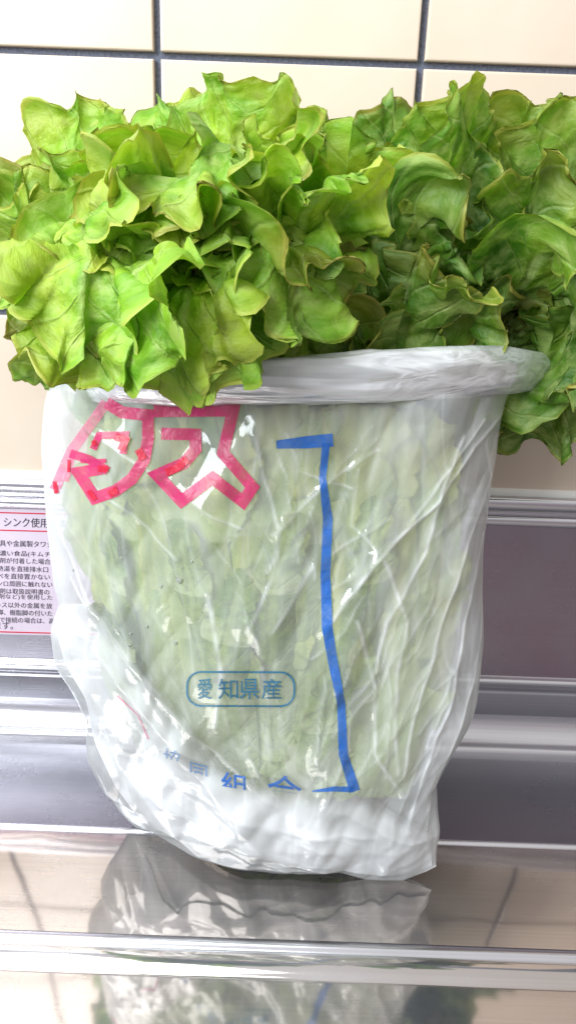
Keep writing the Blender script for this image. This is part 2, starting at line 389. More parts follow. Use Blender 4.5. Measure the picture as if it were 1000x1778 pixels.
strip('sloped_drainer', [(-.1212, zs(-.1212)), (-.145, zs(-.145)), (-.17, zs(-.17)), (-.1885, zs(-.1885))], M_tray, wave=.0006)
y0 = -.1885; z0 = zs(y0)
strip('raised_rib', [(y0, z0), (y0-.001, z0+.0008), (y0-.003, z0+.0017), (y0-.005, z0+.0016), (y0-.0065, z0+.0004), (y0-.0075, z0-.0006), (y0-.0095, z0-.0005)], M_trim)
strip('rib_ledge', [(y0-.0095, z0-.0005), (y0-.0215, z0-.0022), (y0-.0225, z0-.0034), (y0-.0240, z0-.0030)], M_tray)
y1 = y0-.024; z1 = z0-.003
strip('front_drainer', [(y1, z1), (y1-.03, z1-.03*sl), (y1-.08, z1-.08*sl), (y1-.16, z1-.16*sl), (y1-.25, z1-.25*sl), (y1-.262, z1-.25*sl-.006), (y1-.265, z1-.25*sl-.02), (y1-.265, z1-.25*sl-.05)], M_tray, wave=.0006)

# ---------------------------------------------------------------- plastic bag
LEFT = [(0, 96, 640), (.05, 84, 690), (.14, 78, 760), (.30, 84, 890), (.42, 97, 1000), (.465, 108, 1038), (.505, 91, 1080), (.58, 98, 1140), (.66, 132, 1195), (.72, 152, 1240), (.78, 150, 1300), (.86, 176, 1362), (.93, 206, 1402), (1.0, 236, 1441)]
RIGHT = [(0, 884, 655), (.06, 868, 700), (.2, 851, 810), (.35, 836, 930), (.45, 834, 1010), (.56, 836, 1100), (.66, 828, 1200), (.70, 812, 1245), (.76, 776, 1310), (.80, 757, 1350), (.87, 760, 1410), (.92, 764, 1445), (.96, 757, 1475), (1.0, 757, 1506)]
BOT = [(0, 236, 1441), (.07, 272, 1445), (.13, 310, 1468), (.22, 352, 1490), (.33, 410, 1508), (.5, 500, 1516), (.66, 590, 1514), (.75, 640, 1528), (.86, 695, 1530), (.95, 740, 1514), (1, 757, 1506)]
TOPL = [(0, 96, 640), (.25, 300, 640), (.5, 500, 634), (.75, 700, 632), (1, 884, 655)]
def smooth(P, x, h=.02): 
    a = lerp_poly(P, x-h); b = lerp_poly(P, x); c = lerp_poly(P, x+h)
    return [(p+2*q+r)/4 for p, q, r in zip(a, b, c)]
def pix(u, v):
    l = smooth(LEFT, v, .012); r = smooth(RIGHT, v, .012); t = lerp_poly(TOPL, u); b = smooth(BOT, u, .02)
    if u <= 0 or u >= 1 or v >= 1: b = lerp_poly(BOT, u)
    c00, c10, c01, c11 = TOPL[0][1:], TOPL[-1][1:], BOT[0][1:], BOT[-1][1:]
    return [(1-u)*l[i]+u*r[i]+(1-v)*t[i]+v*b[i]-((1-u)*(1-v)*c00[i]+u*(1-v)*c10[i]+(1-u)*v*c01[i]+u*v*c11[i]) for i in (0, 1)]
DC = [(0, .445, .062), (.15, .440, .060), (.4, .430, .056), (.6, .422, .047), (.75, .412, .036), (.88, .401, .023), (.96, .396, .012), (1, .3935, .0015)]
CREASES = [  # pixel polylines of folds pulled across the front, with height and width in metres / pixels
    ([(180, 700), (300, 770), (430, 850)], .0022, 9), ([(130, 760), (260, 830), (330, 900)], .0015, 8),
    ([(105, 1038), (175, 1055), (250, 1140), (330, 1245), (400, 1340), (470, 1450)], .0045, 16),
    ([(150, 960), (250, 1080), (360, 1210), (480, 1330), (560, 1420)], .0020, 9),
    ([(120, 880), (190, 1000), (300, 1130)], .0018, 10),
    ([(860, 700), (800, 740), (720, 830), (640, 900), (560, 1010)], .0055, 13), ([(820, 700), (740, 780), (690, 850)], .0025, 8),
    ([(780, 720), (740, 800), (720, 900), (655, 1010), (640, 1090)], .003, 12), ([(840, 800), (790, 900), (740, 1060), (700, 1200), (690, 1290)], .005, 15),
    ([(825, 900), (790, 1040), (770, 1150), (720, 1300), (700, 1400)], .0045, 13), ([(830, 1020), (812, 1130), (780, 1230), (745, 1330)], .004, 11),
    ([(455, 705), (470, 780), (490, 850), (480, 930), (440, 1010)], .002, 10), ([(610, 1000), (640, 1120), (640, 1230), (690, 1330)], .003, 12),
    ([(380, 950), (390, 1020), (400, 1090), (385, 1180)], .0035, 16), ([(540, 910), (510, 960), (480, 1010)], .003, 12), ([(650, 900), (690, 1010), (670, 1160), (680, 1280)], .003, 13),
    ([(590, 1340), (640, 1380), (700, 1420), (755, 1440)], .0025, 12), ([(270, 1330), (400, 1420), (600, 1500)], .0022, 10), ([(300, 1300), (480, 1385), (640, 1400)], .0018, 9),
    ([(235, 1440), (330, 1400), (420, 1440), (520, 1500)], .0014, 8), ([(210, 1260), (260, 1340), (350, 1460)], .0028, 12), ([(600, 1180), (590, 1250), (560, 1330)], .0018, 9),
    ([(440, 1240), (480, 1310), (520, 1360)], .0014, 7), ([(740, 1350), (735, 1420), (750, 1500)], .003, 10), ([(480, 860), (560, 780), (640, 730)], .002, 9), ([(610, 760), (600, 850), (660, 900)], .0016, 8),
    ([(500, 700), (520, 760), (600, 790)], .0016, 8), ([(560, 900), (620, 860), (660, 840)], .0015, 7), ([(550, 960), (600, 930), (640, 900)], .0014, 6), ([(540, 1060), (590, 1010), (620, 960)], .0015, 7)]
_rc = random.Random(5)
def flow(px, py):
    if px > 560: a = 115 + 10*math.sin(px*.02) - (px-560)*.03 + (max(0, 900-py))*.06
    elif px < 330: a = 50 + (px-80)*.05
    else: a = 50 + (px-330)*.24
    if py > 1380 and px < 620: a = 25
    return R(a)
for _ in range(150):
    px, py = _rc.uniform(95, 830), _rc.uniform(690, 1480)
    if px < 600 and py < 1330 and _rc.random() < .66: continue
    pl = [(px, py)]; n_ = _rc.randint(3, 9)
    da = R(_rc.gauss(0, 14))
    for k in range(n_):
        a = flow(*pl[-1])+da+R(_rc.gauss(0, 6)); pl.append((pl[-1][0]+22*math.cos(a), pl[-1][1]+22*math.sin(a)))
    CREASES.append((pl, _rc.uniform(.0004, .0014), _rc.uniform(3, 8)))
_cs = []
for k, (pl, h, wd) in enumerate(CREASES):
    for a, b in zip(pl, pl[1:]): _cs.append((a[0], a[1], b[0]-a[0], b[1]-a[1], h, wd, k))
_cs = np.array(_cs)
_cell = {}
for r_ in _cs:
    xa, xb = sorted((r_[0], r_[0]+r_[2])); ya, yb = sorted((r_[1], r_[1]+r_[3])); w_ = r_[5]*4
    for cx in range(int((xa-w_)//40), int((xb+w_)//40)+1):
        for cy in range(int((ya-w_)//40), int((yb+w_)//40)+1): _cell.setdefault((cx, cy), []).append(tuple(r_))
def crease_h(px, py):
    best = {}; lay = 0
    for x, y, dx, dy, h, wd, k in _cell.get((int(px//40), int(py//40)), ()):
        t = min(1, max(0, ((px-x)*dx+(py-y)*dy)/(dx*dx+dy*dy)))
        q = math.hypot(px-x-t*dx, py-y-t*dy)
        v_ = h*(math.exp(-q/wd)-.018)
        if v_ > best.get(k, 0): best[k] = v_
        l_ = max(0, 1-q/(1.6+wd*.25))*min(1, h*420)*(.55+.7*noise.noise(Vector((px*.03, py*.03, k))))
        if l_ > lay: lay = l_
    return sum(best.values()), lay
bag = empty('lettuce_bag', at(500, 1500, .40))
tag(bag, 'crumpled clear plastic vegetable bag printed in pink and blue, rolled open round the lettuce', 'plastic bag')
NT, NV = 330, 360
LAY = []
def tri(x): x = x-math.floor(x); return 4*abs(x-.5)-1
def facets(px, py, sd):
    wx = px+28*noise.noise(Vector((px*.008, py*.006, sd+.5))); wy = py+40*noise.noise(Vector((px*.007, py*.006, sd+7.5)))
    a = tri(wx*.0068+wy*.0030)*.0013 + tri(wx*.0085-wy*.0042+.3)*.0009 + tri(wx*.017+wy*.002+.7)*.00035
    return a
def bagpt(u, v, side):
    px, py = pix(u, v); dc, b = lerp_poly(DC, v)
    dc += .034*(1-sstep(0, .38, u))*v**4
    q = max(0.0, 1-(2*u-1)**2)**.42
    P = at(px, py, dc)
    n = noise.fractal(Vector((px*.006, py*.004, side*5)), 1.0, 2.0, 2)*.0055
    n += (abs(noise.noise(Vector((px*.02+py*.008, py*.006-px*.003, side*3+9))))-.2)*.0035
    n += (.5-abs(noise.noise(Vector((px*.035+py*.03, py*.02-px*.02, side*3+2)))))*.0002 + facets(px, py, side)
    lay = 0
    if side < 0:
        ch, lay = crease_h(px, py); n += ch*.62
    lay = max(lay, 0) + .8*sstep(.84, .93, v+.03*noise.noise(Vector((px*.02, 1, 1))))
    if side < 0:
        hz = noise.noise(Vector((px*.012, py*.006, 8)))
        lay += (.26+.5*hz)*sstep(600, 790, px) + (.45+.4*hz)*(1-sstep(95, 190, px)) + .25*(1-sstep(700, 800, py))*max(0, .4+hz)
    LAY.append((min(1.1, lay), 0))
    edge = min(1, q*1.5)*(min(1, (1-v)*14+.12))
    off = side*b*q + (n*edge)*(-1 if side < 0 else 1)
    P = P + Vector((noise.noise(Vector((px*.02, py*.02, 3)))*.0012*edge, off, 0))
    return P
vs = []; fs = []; nloop = 2*NT
for j in range(NV+1):
    v = j/NV
    for i in range(nloop):
        th = math.pi*i/NT          # 0..2pi, first half = front
        u = .5-.5*math.cos(th); side = -1 if i <= NT else 1
        vs.append(bagpt(u, v, side))
for j in range(NV):
    for i in range(nloop):
        a = j*nloop+i; b = j*nloop+(i+1) % nloop
        fs.append((a, a+nloop, b+nloop, b))
film = meshobj('bag_film', vs, fs, M_film, uvs={'fold': LAY}); child(film, bag)
bvh = BVHTree.FromPolygons([tuple(v) for v in vs], fs)
def onfilm(px, py, off=.0006):
    r = ray(px, py); hit, nrm, _, _ = bvh.ray_cast(CAM, r)
    if hit is None:
        return at(px, py, .40)
    return hit - r*off
# a second, folded-over layer of film low on the left and along the sealed bottom
def patch(name, poly_fn, nu, nv, m, off, amp, fade):
    vs = []; fs = []; cv = []
    for j in range(nv+1):
        for i in range(nu+1):
            px, py = poly_fn(i/nu, j/nv)
            o_ = off + amp*(noise.noise(Vector((px*.02, py*.02, 7)))+.6)
            vs.append(onfilm(px, py, max(.0004, o_))); cv.append((fade(i/nu, j/nv, px, py), 0))
    for j in range(nv):
        for i in range(nu):
            a = j*(nu+1)+i; fs.append((a, a+nu+1, a+nu+2, a+1))
    o = meshobj(name, vs, fs, m, uvs={'fold': cv}); child(o, bag); return o
def fold_left(u, v):
    a = smooth([(0, 108, 1048), (.12, 100, 1100), (.25, 112, 1150), (.4, 150, 1215), (.55, 165, 1290), (.75, 200, 1365), (1, 250, 1432)], v, .02)
    b = smooth([(0, 165, 1046), (.2, 215, 1110), (.4, 290, 1210), (.6, 370, 1310), (.8, 450, 1410), (1, 520, 1498)], v, .02)
    return a[0]+(b[0]-a[0])*u, a[1]+(b[1]-a[1])*u
patch('folded_flap', fold_left, 60, 110, M_fold, .0012, .0015, lambda u, v, x, y: sstep(0, .35, 1-u)*(.52+.4*sstep(1150, 1330, y)+.3*noise.noise(Vector((x*.012, y*.012, 4)))) + .5*max(0, 1-u*9)*sstep(1040, 1070, y))
def fold_bottom(u, v):
    a = smooth([(0, 190, 1300), (.15, 290, 1302), (.35, 410, 1348), (.6, 560, 1378), (.75, 640, 1382), (.88, 700, 1420), (1, 752, 1440)], u, .03)
    b = smooth([(0, 244, 1434), (.07, 280, 1442), (.2, 350, 1484), (.4, 460, 1506), (.6, 570, 1508), (.78, 650, 1520), (.9, 700, 1522), (1, 752, 1502)], u, .02)
    return a[0]+(b[0]-a[0])*v, a[1]+(b[1]-a[1])*v
patch('bottom_seal', fold_bottom, 120, 50, M_fold, .0022, .0012, lambda u, v, x, y: sstep(0, .25, v+.1*noise.noise(Vector((x*.03, 2, 4))))*(.9+.5*noise.noise(Vector((x*.01, y*.02, 4))))*(1-.5*sstep(600, 700, x)*(1-v)))

# rolled cuff of gathered film round the mouth of the bag
cuff_pts = []
CF = [(0, 92, 655, .44), (.12, 170, 670, .398), (.28, 330, 668, .378), (.45, 500, 662, .372), (.60, 640, 655, .378), (.75, 780, 647, .392), (.88, 890, 643, .412), (1.0, 985, 642, .445)]
vs = []; fs = []; NA, NB = 220, 40
for i in range(NA+1):
    t = i/NA
    px, py, dd = smooth(CF, t, .03) if 0 < t < 1 else lerp_poly(CF, t)
    c = at(px, py, dd)
    wid = lerp_poly([(0, .006), (.1, .0090), (.5, .0115), (.8, .0128), (.93, .0100), (.985, .0055), (1, .001)], t)[0]
    thk = lerp_poly([(0, .003), (.5, .0055), (.9, .0065), (1, .0008)], t)[0]
    for k in range(NB):
        a = 2*math.pi*k/NB
        rr = 1+.10*noise.noise(Vector((t*10, k*.8*0+math.cos(a)*2, math.sin(a)*2)))+.10*noise.noise(Vector((t*4, math.cos(a)*6, math.sin(a)*6)))
        rr += .22*(.3-abs(noise.noise(Vector((t*5+3, math.cos(a)*4.5, math.sin(a)*4.5)))))
        rr += .05*(abs(noise.noise(Vector((t*7+a, math.cos(a)*11, math.sin(a)*11)))))
        vs.append(c + Vector((0, -thk*math.cos(a)*rr - .003*math.sin(a), wid*math.sin(a)*rr)))
for i in range(NA):
    for k in range(NB):
        a = i*NB+k; b = i*NB+(k+1) % NB; fs.append((a, b, b+NB, a+NB))
cuff = meshobj('rolled_cuff', vs, fs, M_cuff); child(cuff, bag)

# ---- printing on the film
def ribbon(name, pts, wd, m, parent, off=.0009, step=7, widths=None, closed=False):
    if closed: pts = list(pts)+[pts[0]]
    def nr(a, b):
        dx, dy = b[0]-a[0], b[1]-a[1]; l = math.hypot(dx, dy) or 1; return (-dy/l, dx/l)
    segn = [nr(a, b) for a, b in zip(pts, pts[1:])]
    def mit(n1, n2):
        x, y = n1[0]+n2[0], n1[1]+n2[1]; l = math.hypot(x, y)
        if l < .2: return n2
        x, y = x/l, y/l; c = max(.45, x*n1[0]+y*n1[1]); return (x/c, y/c)
    P = []; W = []; NR = []
    for q, (a, b) in enumerate(zip(pts, pts[1:])):
        n = max(1, int(math.dist(a, b)/step))
        w0, w1 = (wd, wd) if not widths else (widths[q], widths[q+1])
        e0 = mit(segn[q-1], segn[q]) if (q > 0 or closed) else segn[q]
        e1 = mit(segn[q], segn[(q+1) % len(segn)]) if (q < len(segn)-1 or closed) else segn[q]
        for i in range(n+1):
            t = i/n
            if q > 0 and i == 0: continue
            P.append((a[0]+(b[0]-a[0])*t, a[1]+(b[1]-a[1])*t)); W.append(w0+(w1-w0)*t)
            f0 = max(0, 1-t*math.dist(a, b)/max(wd, 1)); f1 = max(0, 1-(1-t)*math.dist(a, b)/max(wd, 1))
            NR.append(tuple(segn[q][c]+(e0[c]-segn[q][c])*f0+(e1[c]-segn[q][c])*f1 for c in (0, 1)))
    vs = []; fs = []; K = max(2, int(wd/5))
    for i, p in enumerate(P):
        nx, ny = NR[i]
        for k in range(K+1):
            s = (k/K-.5)*W[i]; vs.append(onfilm(p[0]+nx*s, p[1]+ny*s, off))
    for i in range(len(P)-1):
        for k in range(K):
            a = i*(K+1)+k; fs.append((a, a+1, a+K+2, a+K+1))
    o = meshobj(name, vs, fs, m); child(o, parent); return o
def zc(pts): return [(80+x/2.5, 660+y/2.5) for x, y in pts]
def union(name, strokes, m, off):
    allv = []; allf = []
    for k, (pts, wd) in enumerate(strokes):
        o = ribbon('tmp', zc(pts), wd/2.5, m, bag, off=off+k*.00004)
        base = len(allv); allv += [v.co[:] for v in o.data.vertices]; allf += [tuple(base+i for i in p.vertices) for p in o.data.polygons]
        bpy.data.objects.remove(o)
    o = meshobj(name, allv, allf, m); child(o, bag); return o
union('pink_letter_su', [([(468, 135), (812, 132), (768, 316), (896, 465), (855, 528), (722, 425), (588, 525), (482, 412), (600, 360), (650, 300), (648, 236), (500, 232)], 52)], M_pink, .0008)
union('pink_letter_ta', [([(262, 98), (330, 140), (442, 152), (444, 250), (428, 345), (375, 428), (300, 482), (212, 512), (142, 402), (245, 384)], 52),
    ([(205, 300), (232, 240), (345, 238), (335, 320)], 32), ([(105, 318), (190, 345), (270, 395)], 38), ([(150, 352), (200, 352), (262, 350)], 18)], M_pink, .0008)
union('pale_letter_edge', [([(262, 96), (215, 165), (160, 240), (110, 310), (70, 400), (38, 478)], 46), ([(118, 320), (108, 380), (88, 440)], 22)], M_pale, .0007)
union('red_overlap', [([(300, 245), (345, 260), (325, 305)], 34), ([(400, 300), (425, 345)], 34), ([(225, 385), (270, 385)], 28), ([(100, 345), (100, 400)], 13), ([(38, 440), (45, 492)], 18), ([(285, 470), (300, 500)], 40), ([(520, 402), (570, 380), (615, 342)], 34), ([(185, 480), (215, 520)], 22), ([(205, 262), (215, 285)], 20)], M_red, .0013)
ribbon('blue_border_line', [(480, 772), (530, 768), (578, 764)], 20, M_blue, bag, widths=[14, 21, 23])
ribbon('blue_border_line', [(566, 770), (560, 830), (569, 900), (565, 1000), (568, 1090), (578, 1150), (592, 1220), (596, 1310), (616, 1374)], 18, M_blue, bag, off=.001, widths=[14, 12, 17, 17, 19, 17, 14, 16, 19])
ribbon('blue_border_line', [(614, 1371), (580, 1370), (542, 1374)], 9, M_blue, bag, off=.0011, widths=[10, 9, 3])
# rounded outline round the place name
rr = []
x0_, x1_, y0_, y1_, rad = 325, 511, 1167, 1226, 24
for cx, cy, a0 in ((x1_-rad, y0_+rad, -90), (x1_-rad, y1_-rad, 0), (x0_+rad, y1_-rad, 90), (x0_+rad, y0_+rad, 180)):
    for k in range(7):
        a = R(a0+15*k); rr.append((cx+rad*math.cos(a), cy+rad*math.sin(a)))
rr = [(x, y+(x-418)*.004) for x, y in rr]
ribbon('place_name_outline', rr, 3.4, M_teal, bag, off=.0012, closed=True)
def textmesh(s, bold=0.0):
    c = bpy.data.curves.new('t', 'FONT'); c.body = s; c.size = 1; c.resolution_u = 3; c.fill_mode = 'FRONT'; c.offset = bold
    o = bpy.data.objects.new('t', c); COL.objects.link(o)
    dg = bpy.context.evaluated_depsgraph_get(); dg.update()
    me = bpy.data.meshes.new_from_object(o.evaluated_get(dg))
    v = [p.co[:2] for p in me.vertices]; f = [tuple(p.vertices) for p in me.polygons]
    bpy.data.objects.remove(o); bpy.data.curves.remove(c); bpy.data.meshes.remove(me)
    return v, f
def normtext(s):
    v, f = textmesh(s, .010)
    if not v: return v, f
    xs = [p[0] for p in v]; ys = [p[1] for p in v]
    return [((x-min(xs))/(max(xs)-min(xs)), (y-min(ys))/(max(ys)-min(ys))) for x, y in v], f
for s, x0_ in (('愛', 343), ('知', 379), ('県', 416), ('産', 454)):
    v, f = normtext(s)
    sq = .72 if s == '愛' else 1.0
    o = meshobj('printed_character', [onfilm(x0_+x*35*sq, 1214-y*36+(x0_-343)*.005, .0013) for x, y in v], f, M_teal, smooth=False); child(o, bag)
for s, x0_, y0_, w_, h_, clip in (('組', 384, 1384, 46, 46, .42), ('合', 464, 1394, 60, 52, .44), ('同', 330, 1356, 30, 34, .45), ('協', 284, 1330, 30, 32, .45)):
    v, f = normtext(s)
    bm = bmesh.new(); bv = [bm.verts.new((x, y, 0)) for x, y in v]
    for q in f:
        try: bm.faces.new([bv[i] for i in q])
        except ValueError: pass
    bmesh.ops.bisect_plane(bm, geom=bm.verts[:]+bm.edges[:]+bm.faces[:], plane_co=(0, clip, 0), plane_no=(0, 1, 0), clear_inner=True)
    bm.verts.index_update()
    o = meshobj('printed_character', [onfilm(x0_+p.co.x*w_, y0_-p.co.y*h_+p.co.x*8, .0040) for p in bm.verts], [tuple(q.index for q in p.verts) for p in bm.faces], M_blue if x0_ > 380 else M_faint, smooth=False); child(o, bag); bm.free()
union('pale_printed_stripe', [([(310, 1370), (400, 1455), (445, 1560)], 7)], M_pale, .0032)

# water drops on the film
m_w, ntw, ow = mat('water'); gb = N(ntw, 'ShaderNodeBsdfPrincipled', Roughness=.03, IOR=1.33); gb.inputs['Transmission Weight'].default_value = .75; gb.inputs['Base Color'].default_value = (.95, .97, .95, 1); L(ntw, gb.outputs[0], ow.inputs[0])
def drop_mesh():
    bm = bmesh.new(); bmesh.ops.create_uvsphere(bm, u_segments=16, v_segments=10, radius=1)
    for v_ in bm.verts:
        v_.co.y *= .55
        if v_.co.z < 0: v_.co.z *= 1.15
    me = bpy.data.meshes.new('water_drop'); bm.to_mesh(me); bm.free(); me.materials.append(m_w)
    me.polygons.foreach_set('use_smooth', [True]*len(me.polygons)); return me
dm = drop_mesh()
for px, py, rr_ in ((312, 1008, .0017), (280, 1018, .0010), (225, 1120, .0010), (227, 1100, .0008), (255, 1088, .0009), (305, 1116, .0012), (333, 975, .0008), (316, 985, .0006), (128, 990, .0007)):
    o = bpy.data.objects.new('water_drop', dm); COL.objects.link(o); o.location = onfilm(px, py, .0006); o.scale = (rr_,)*3
    child(o, bag)

# ---------------------------------------------------------------- lettuce
head = empty('leaf_lettuce', at(520, 1380, .42)); tag(head, 'bushy head of frilly green leaf lettuce standing upright in the clear bag', 'lettuce')
def catmull(P, n):
    P = [P[0]+(P[0]-P[1])] + P + [P[-1]+(P[-1]-P[-2])]
    out = []; seg = len(P)-3
    for i in range(n+1):
        t = seg*i/n; k = min(seg-1, int(t)); t -= k
        a, b, c, d = P[k:k+4]
        out.append(.5*((2*b)+(c-a)*t+(2*a-5*b+4*c-d)*t*t+(3*b-a-3*c+d)*t**3))
    # equal arc length
    Lc = [0]
    for p, q in zip(out, out[1:]): Lc.append(Lc[-1]+(q-p).length)
    res = []; j = 0
    for i in range(n+1):
        tgt = Lc[-1]*i/n
        while j < n-1 and Lc[j+1] < tgt: j += 1
        f = (tgt-Lc[j])/max(1e-9, Lc[j+1]-Lc[j]); res.append(out[j].lerp(out[j+1], f))
    return res, Lc[-1]
HC = at(510, 700, .445)
BOT_LEAF = []
def leaf(pts, W, seed, tone=.3, red=.2, twist=0.0, amp=1.0, face=None, cup=0.0, base=None, bl=.072, pale=0.0):
    """pts: (px, py, d) along the leaf from the mouth of the bag to the tip; W full blade width in metres"""
    rng = random.Random(seed); NS, NW = 96, 68
    Pm = [at(*p) for p in pts]
    if base is None:
        b0 = at(520+rng.uniform(-90, 90), 1360+rng.uniform(-40, 30), .408+rng.uniform(-.01, .012))
        c0 = at(510+(pts[0][0]-510)*.55, 980, .425+(pts[0][2]-.43)*.5)
        Pm = [b0, c0] + Pm
    else: Pm = [at(*p) for p in base] + Pm
    sp0, Ltot = catmull(Pm, 160)
    SS = [1-(1-i/NS)**1.9 for i in range(NS+1)]
    sp = [sp0[min(159, int(q_*160))].lerp(sp0[min(159, int(q_*160))+1], q_*160-min(159, int(q_*160))) for q_ in SS]
    blade = min(.9, max(.25, bl*1.0/Ltot*1.0)); s0 = 1-blade      # where the blade begins
    # parallel transported frame
    T0 = (sp[1]-sp[0]).normalized()
    if face is None:
        outw = Vector((Pm[-2].x-HC.x, (Pm[-2].y-HC.y)*1.6-.02, 0))
    else: outw = Vector((math.sin(R(face)), -math.cos(R(face)), 0))
    nrm = (outw - T0*outw.dot(T0)).normalized()
    frames = []
    T = T0
    for i in range(NS+1):
        t2 = (sp[min(NS, i+1)]-sp[max(0, i-1)]).normalized()
        ax = T.cross(t2)
        if ax.length > 1e-6:
            nrm = Matrix.Rotation(T.angle(t2), 3, ax.normalized()) @ nrm
        T = t2; frames.append((T.copy(), nrm.copy()))
    ph = [rng.uniform(0, 6.28) for _ in range(8)]
    k1 = rng.choice([4, 5, 5, 6]); k2 = rng.choice([10, 11, 12, 13]); k3 = rng.choice([25, 28, 31])
    off = Vector((rng.uniform(-50, 50), rng.uniform(-50, 50), rng.uniform(-50, 50)))
    curl = rng.uniform(-.09, .09)
    cupv = cup if cup else rng.uniform(-.5, .9)
    vs = []; uva = []; uvb = []
    Lb = Ltot*blade
    for i in range(NS+1):
        s = SS[i]; T, n = frames[i]
        tw = R(twist)*sstep(s0-.25, 1, s)
        n2 = Matrix.Rotation(tw, 3, T) @ n; side = T.cross(n2)
        sb = (s-s0)/blade                                   # 0..1 in the blade
        stalk = .0085+.0045*math.sin(min(1, s/s0)*2.2)
        if sb <= 0: hw = stalk
        else:
            e = math.sin(math.pi*min(1, max(0, sb))**.85*.94)**.62 if sb < 1 else 0
            e = max(0, 1-abs(max(0, sb-.55)/.45)**2.4)**.5 * sstep(-.15, .6, sb)
            hw = stalk*(1-sstep(0, .6, sb))*(1 if sb < .6 else 1) + W/2*e
            hw = max(hw, .0003)
        for j in range(NW+1):
            t = -1+2*j/NW; t = math.copysign(abs(t)**.9, t)
            a = (s-s0)*Ltot; b = t*hw
            phi = math.atan2(b, a-.42*Lb)
            rt_ = max(0, (sb-.45)/.55)
            r = min(1, (abs(t)**5*sstep(-.1, .3, sb) + rt_**5)**.2) if sb > -.1 else abs(t)*.3
            fade = sstep(-.15, .35, sb)
            # irregular margin
            q = Vector((math.cos(phi)*2.2, math.sin(phi)*2.2, 0))+off
            mod = .75+.9*noise.noise(q)
            A = amp*W*fade
            w1 = math.sin(k1*phi+ph[0]+1.3*noise.noise(q*1.1)*2)
            w2 = math.sin(k2*phi+ph[1]+4.5*noise.noise(q*.9+off))
            w3 = math.sin(k3*phi+ph[2]+3*noise.noise(q*1.7))
            dn = A*(.135*r**1.6*w1*mod + .080*r**2.6*w2*max(.1, .5+1.5*noise.noise(q*1.2)) + .022*r**6*w3 + curl*r**5)
            dr = A*(.055*r**3*math.cos(k2*phi+ph[3]+2*noise.noise(q)) + .02*r**5*w3 )
            # blisters of the leaf
            bq = Vector((a*42, b*42, 0))+off
            dn += fade*(1-.75*(pale > 0))*(.0040*noise.noise(bq) + .0030*noise.noise(bq*2.1) + .0017*(abs(noise.noise(bq*4.3))-.2))
            dn += -cupv*(abs(b)/max(W/2, .001))**2*W*.16*fade
            if sb < 0.15: dn += -.35*abs(t)**2*hw*(1-sstep(-.2, .15, sb))
            if hw > 0: # jagged rim
                jag = (noise.noise(q*5)*.025+noise.noise(q*11)*.03+noise.noise(q*23)*.02)*r**4*fade
            th1 = k1*phi+ph[0]+1.3*noise.noise(q*1.1)*2; th2 = k2*phi+ph[1]+4.5*noise.noise(q*.9+off)
            dt = -amp*W*.5*fade*(.60/k1*r**1.8*math.sin(2*th1) + .75/k2*r**2.6*math.sin(2*th2))
            tan_ = side*math.cos(phi) - T*math.sin(phi)
            rad = Vector((0, 0, 0)) + T*math.cos(phi) + side*math.sin(phi)
            P = sp[i] + side*b + n2*dn + rad*(dr+jag*W*.5) + tan_*dt
            if P.y > -.006: P.y = -.006 - (P.y+.006)*.15
            if pale > 0 or (sb <= .1 and P.z < CAM.z-.10):
                rv = P-CAM; rl_ = rv.length; hit = bvh.ray_cast(CAM, rv/rl_)
                if hit[0] is not None:
                    back = bvh.ray_cast(hit[0]+rv/rl_*.012, rv/rl_)
                    lo_ = hit[3]+.0035; hi_ = hit[3]+.012+(back[3] if back[0] is not None else .03)-.004
                    rr_ = min(max(rl_, lo_), max(lo_, hi_)); P = CAM+rv*(rr_/rl_)
            vs.append(P); uva.append((s if sb <= 0 else .5*0+.30+.7*max(0, sb)*1.0 if False else (.3*s/max(s0, .01) if sb <= 0 else .3+.7*sb), r if sb > 0 else 0)); uvb.append((a, b))
    fs = []
    n_ = NW+1
    for i in range(NS):
        for j in range(NW):
            a = i*n_+j; fs.append((a, a+1, a+n_+1, a+n_))
    o = meshobj('leaf', vs, fs, M_leaf, uvs={'shape': uva, 'flat': uvb})
    o.color = (tone, red, pale, 1); child(o, head)
    return o

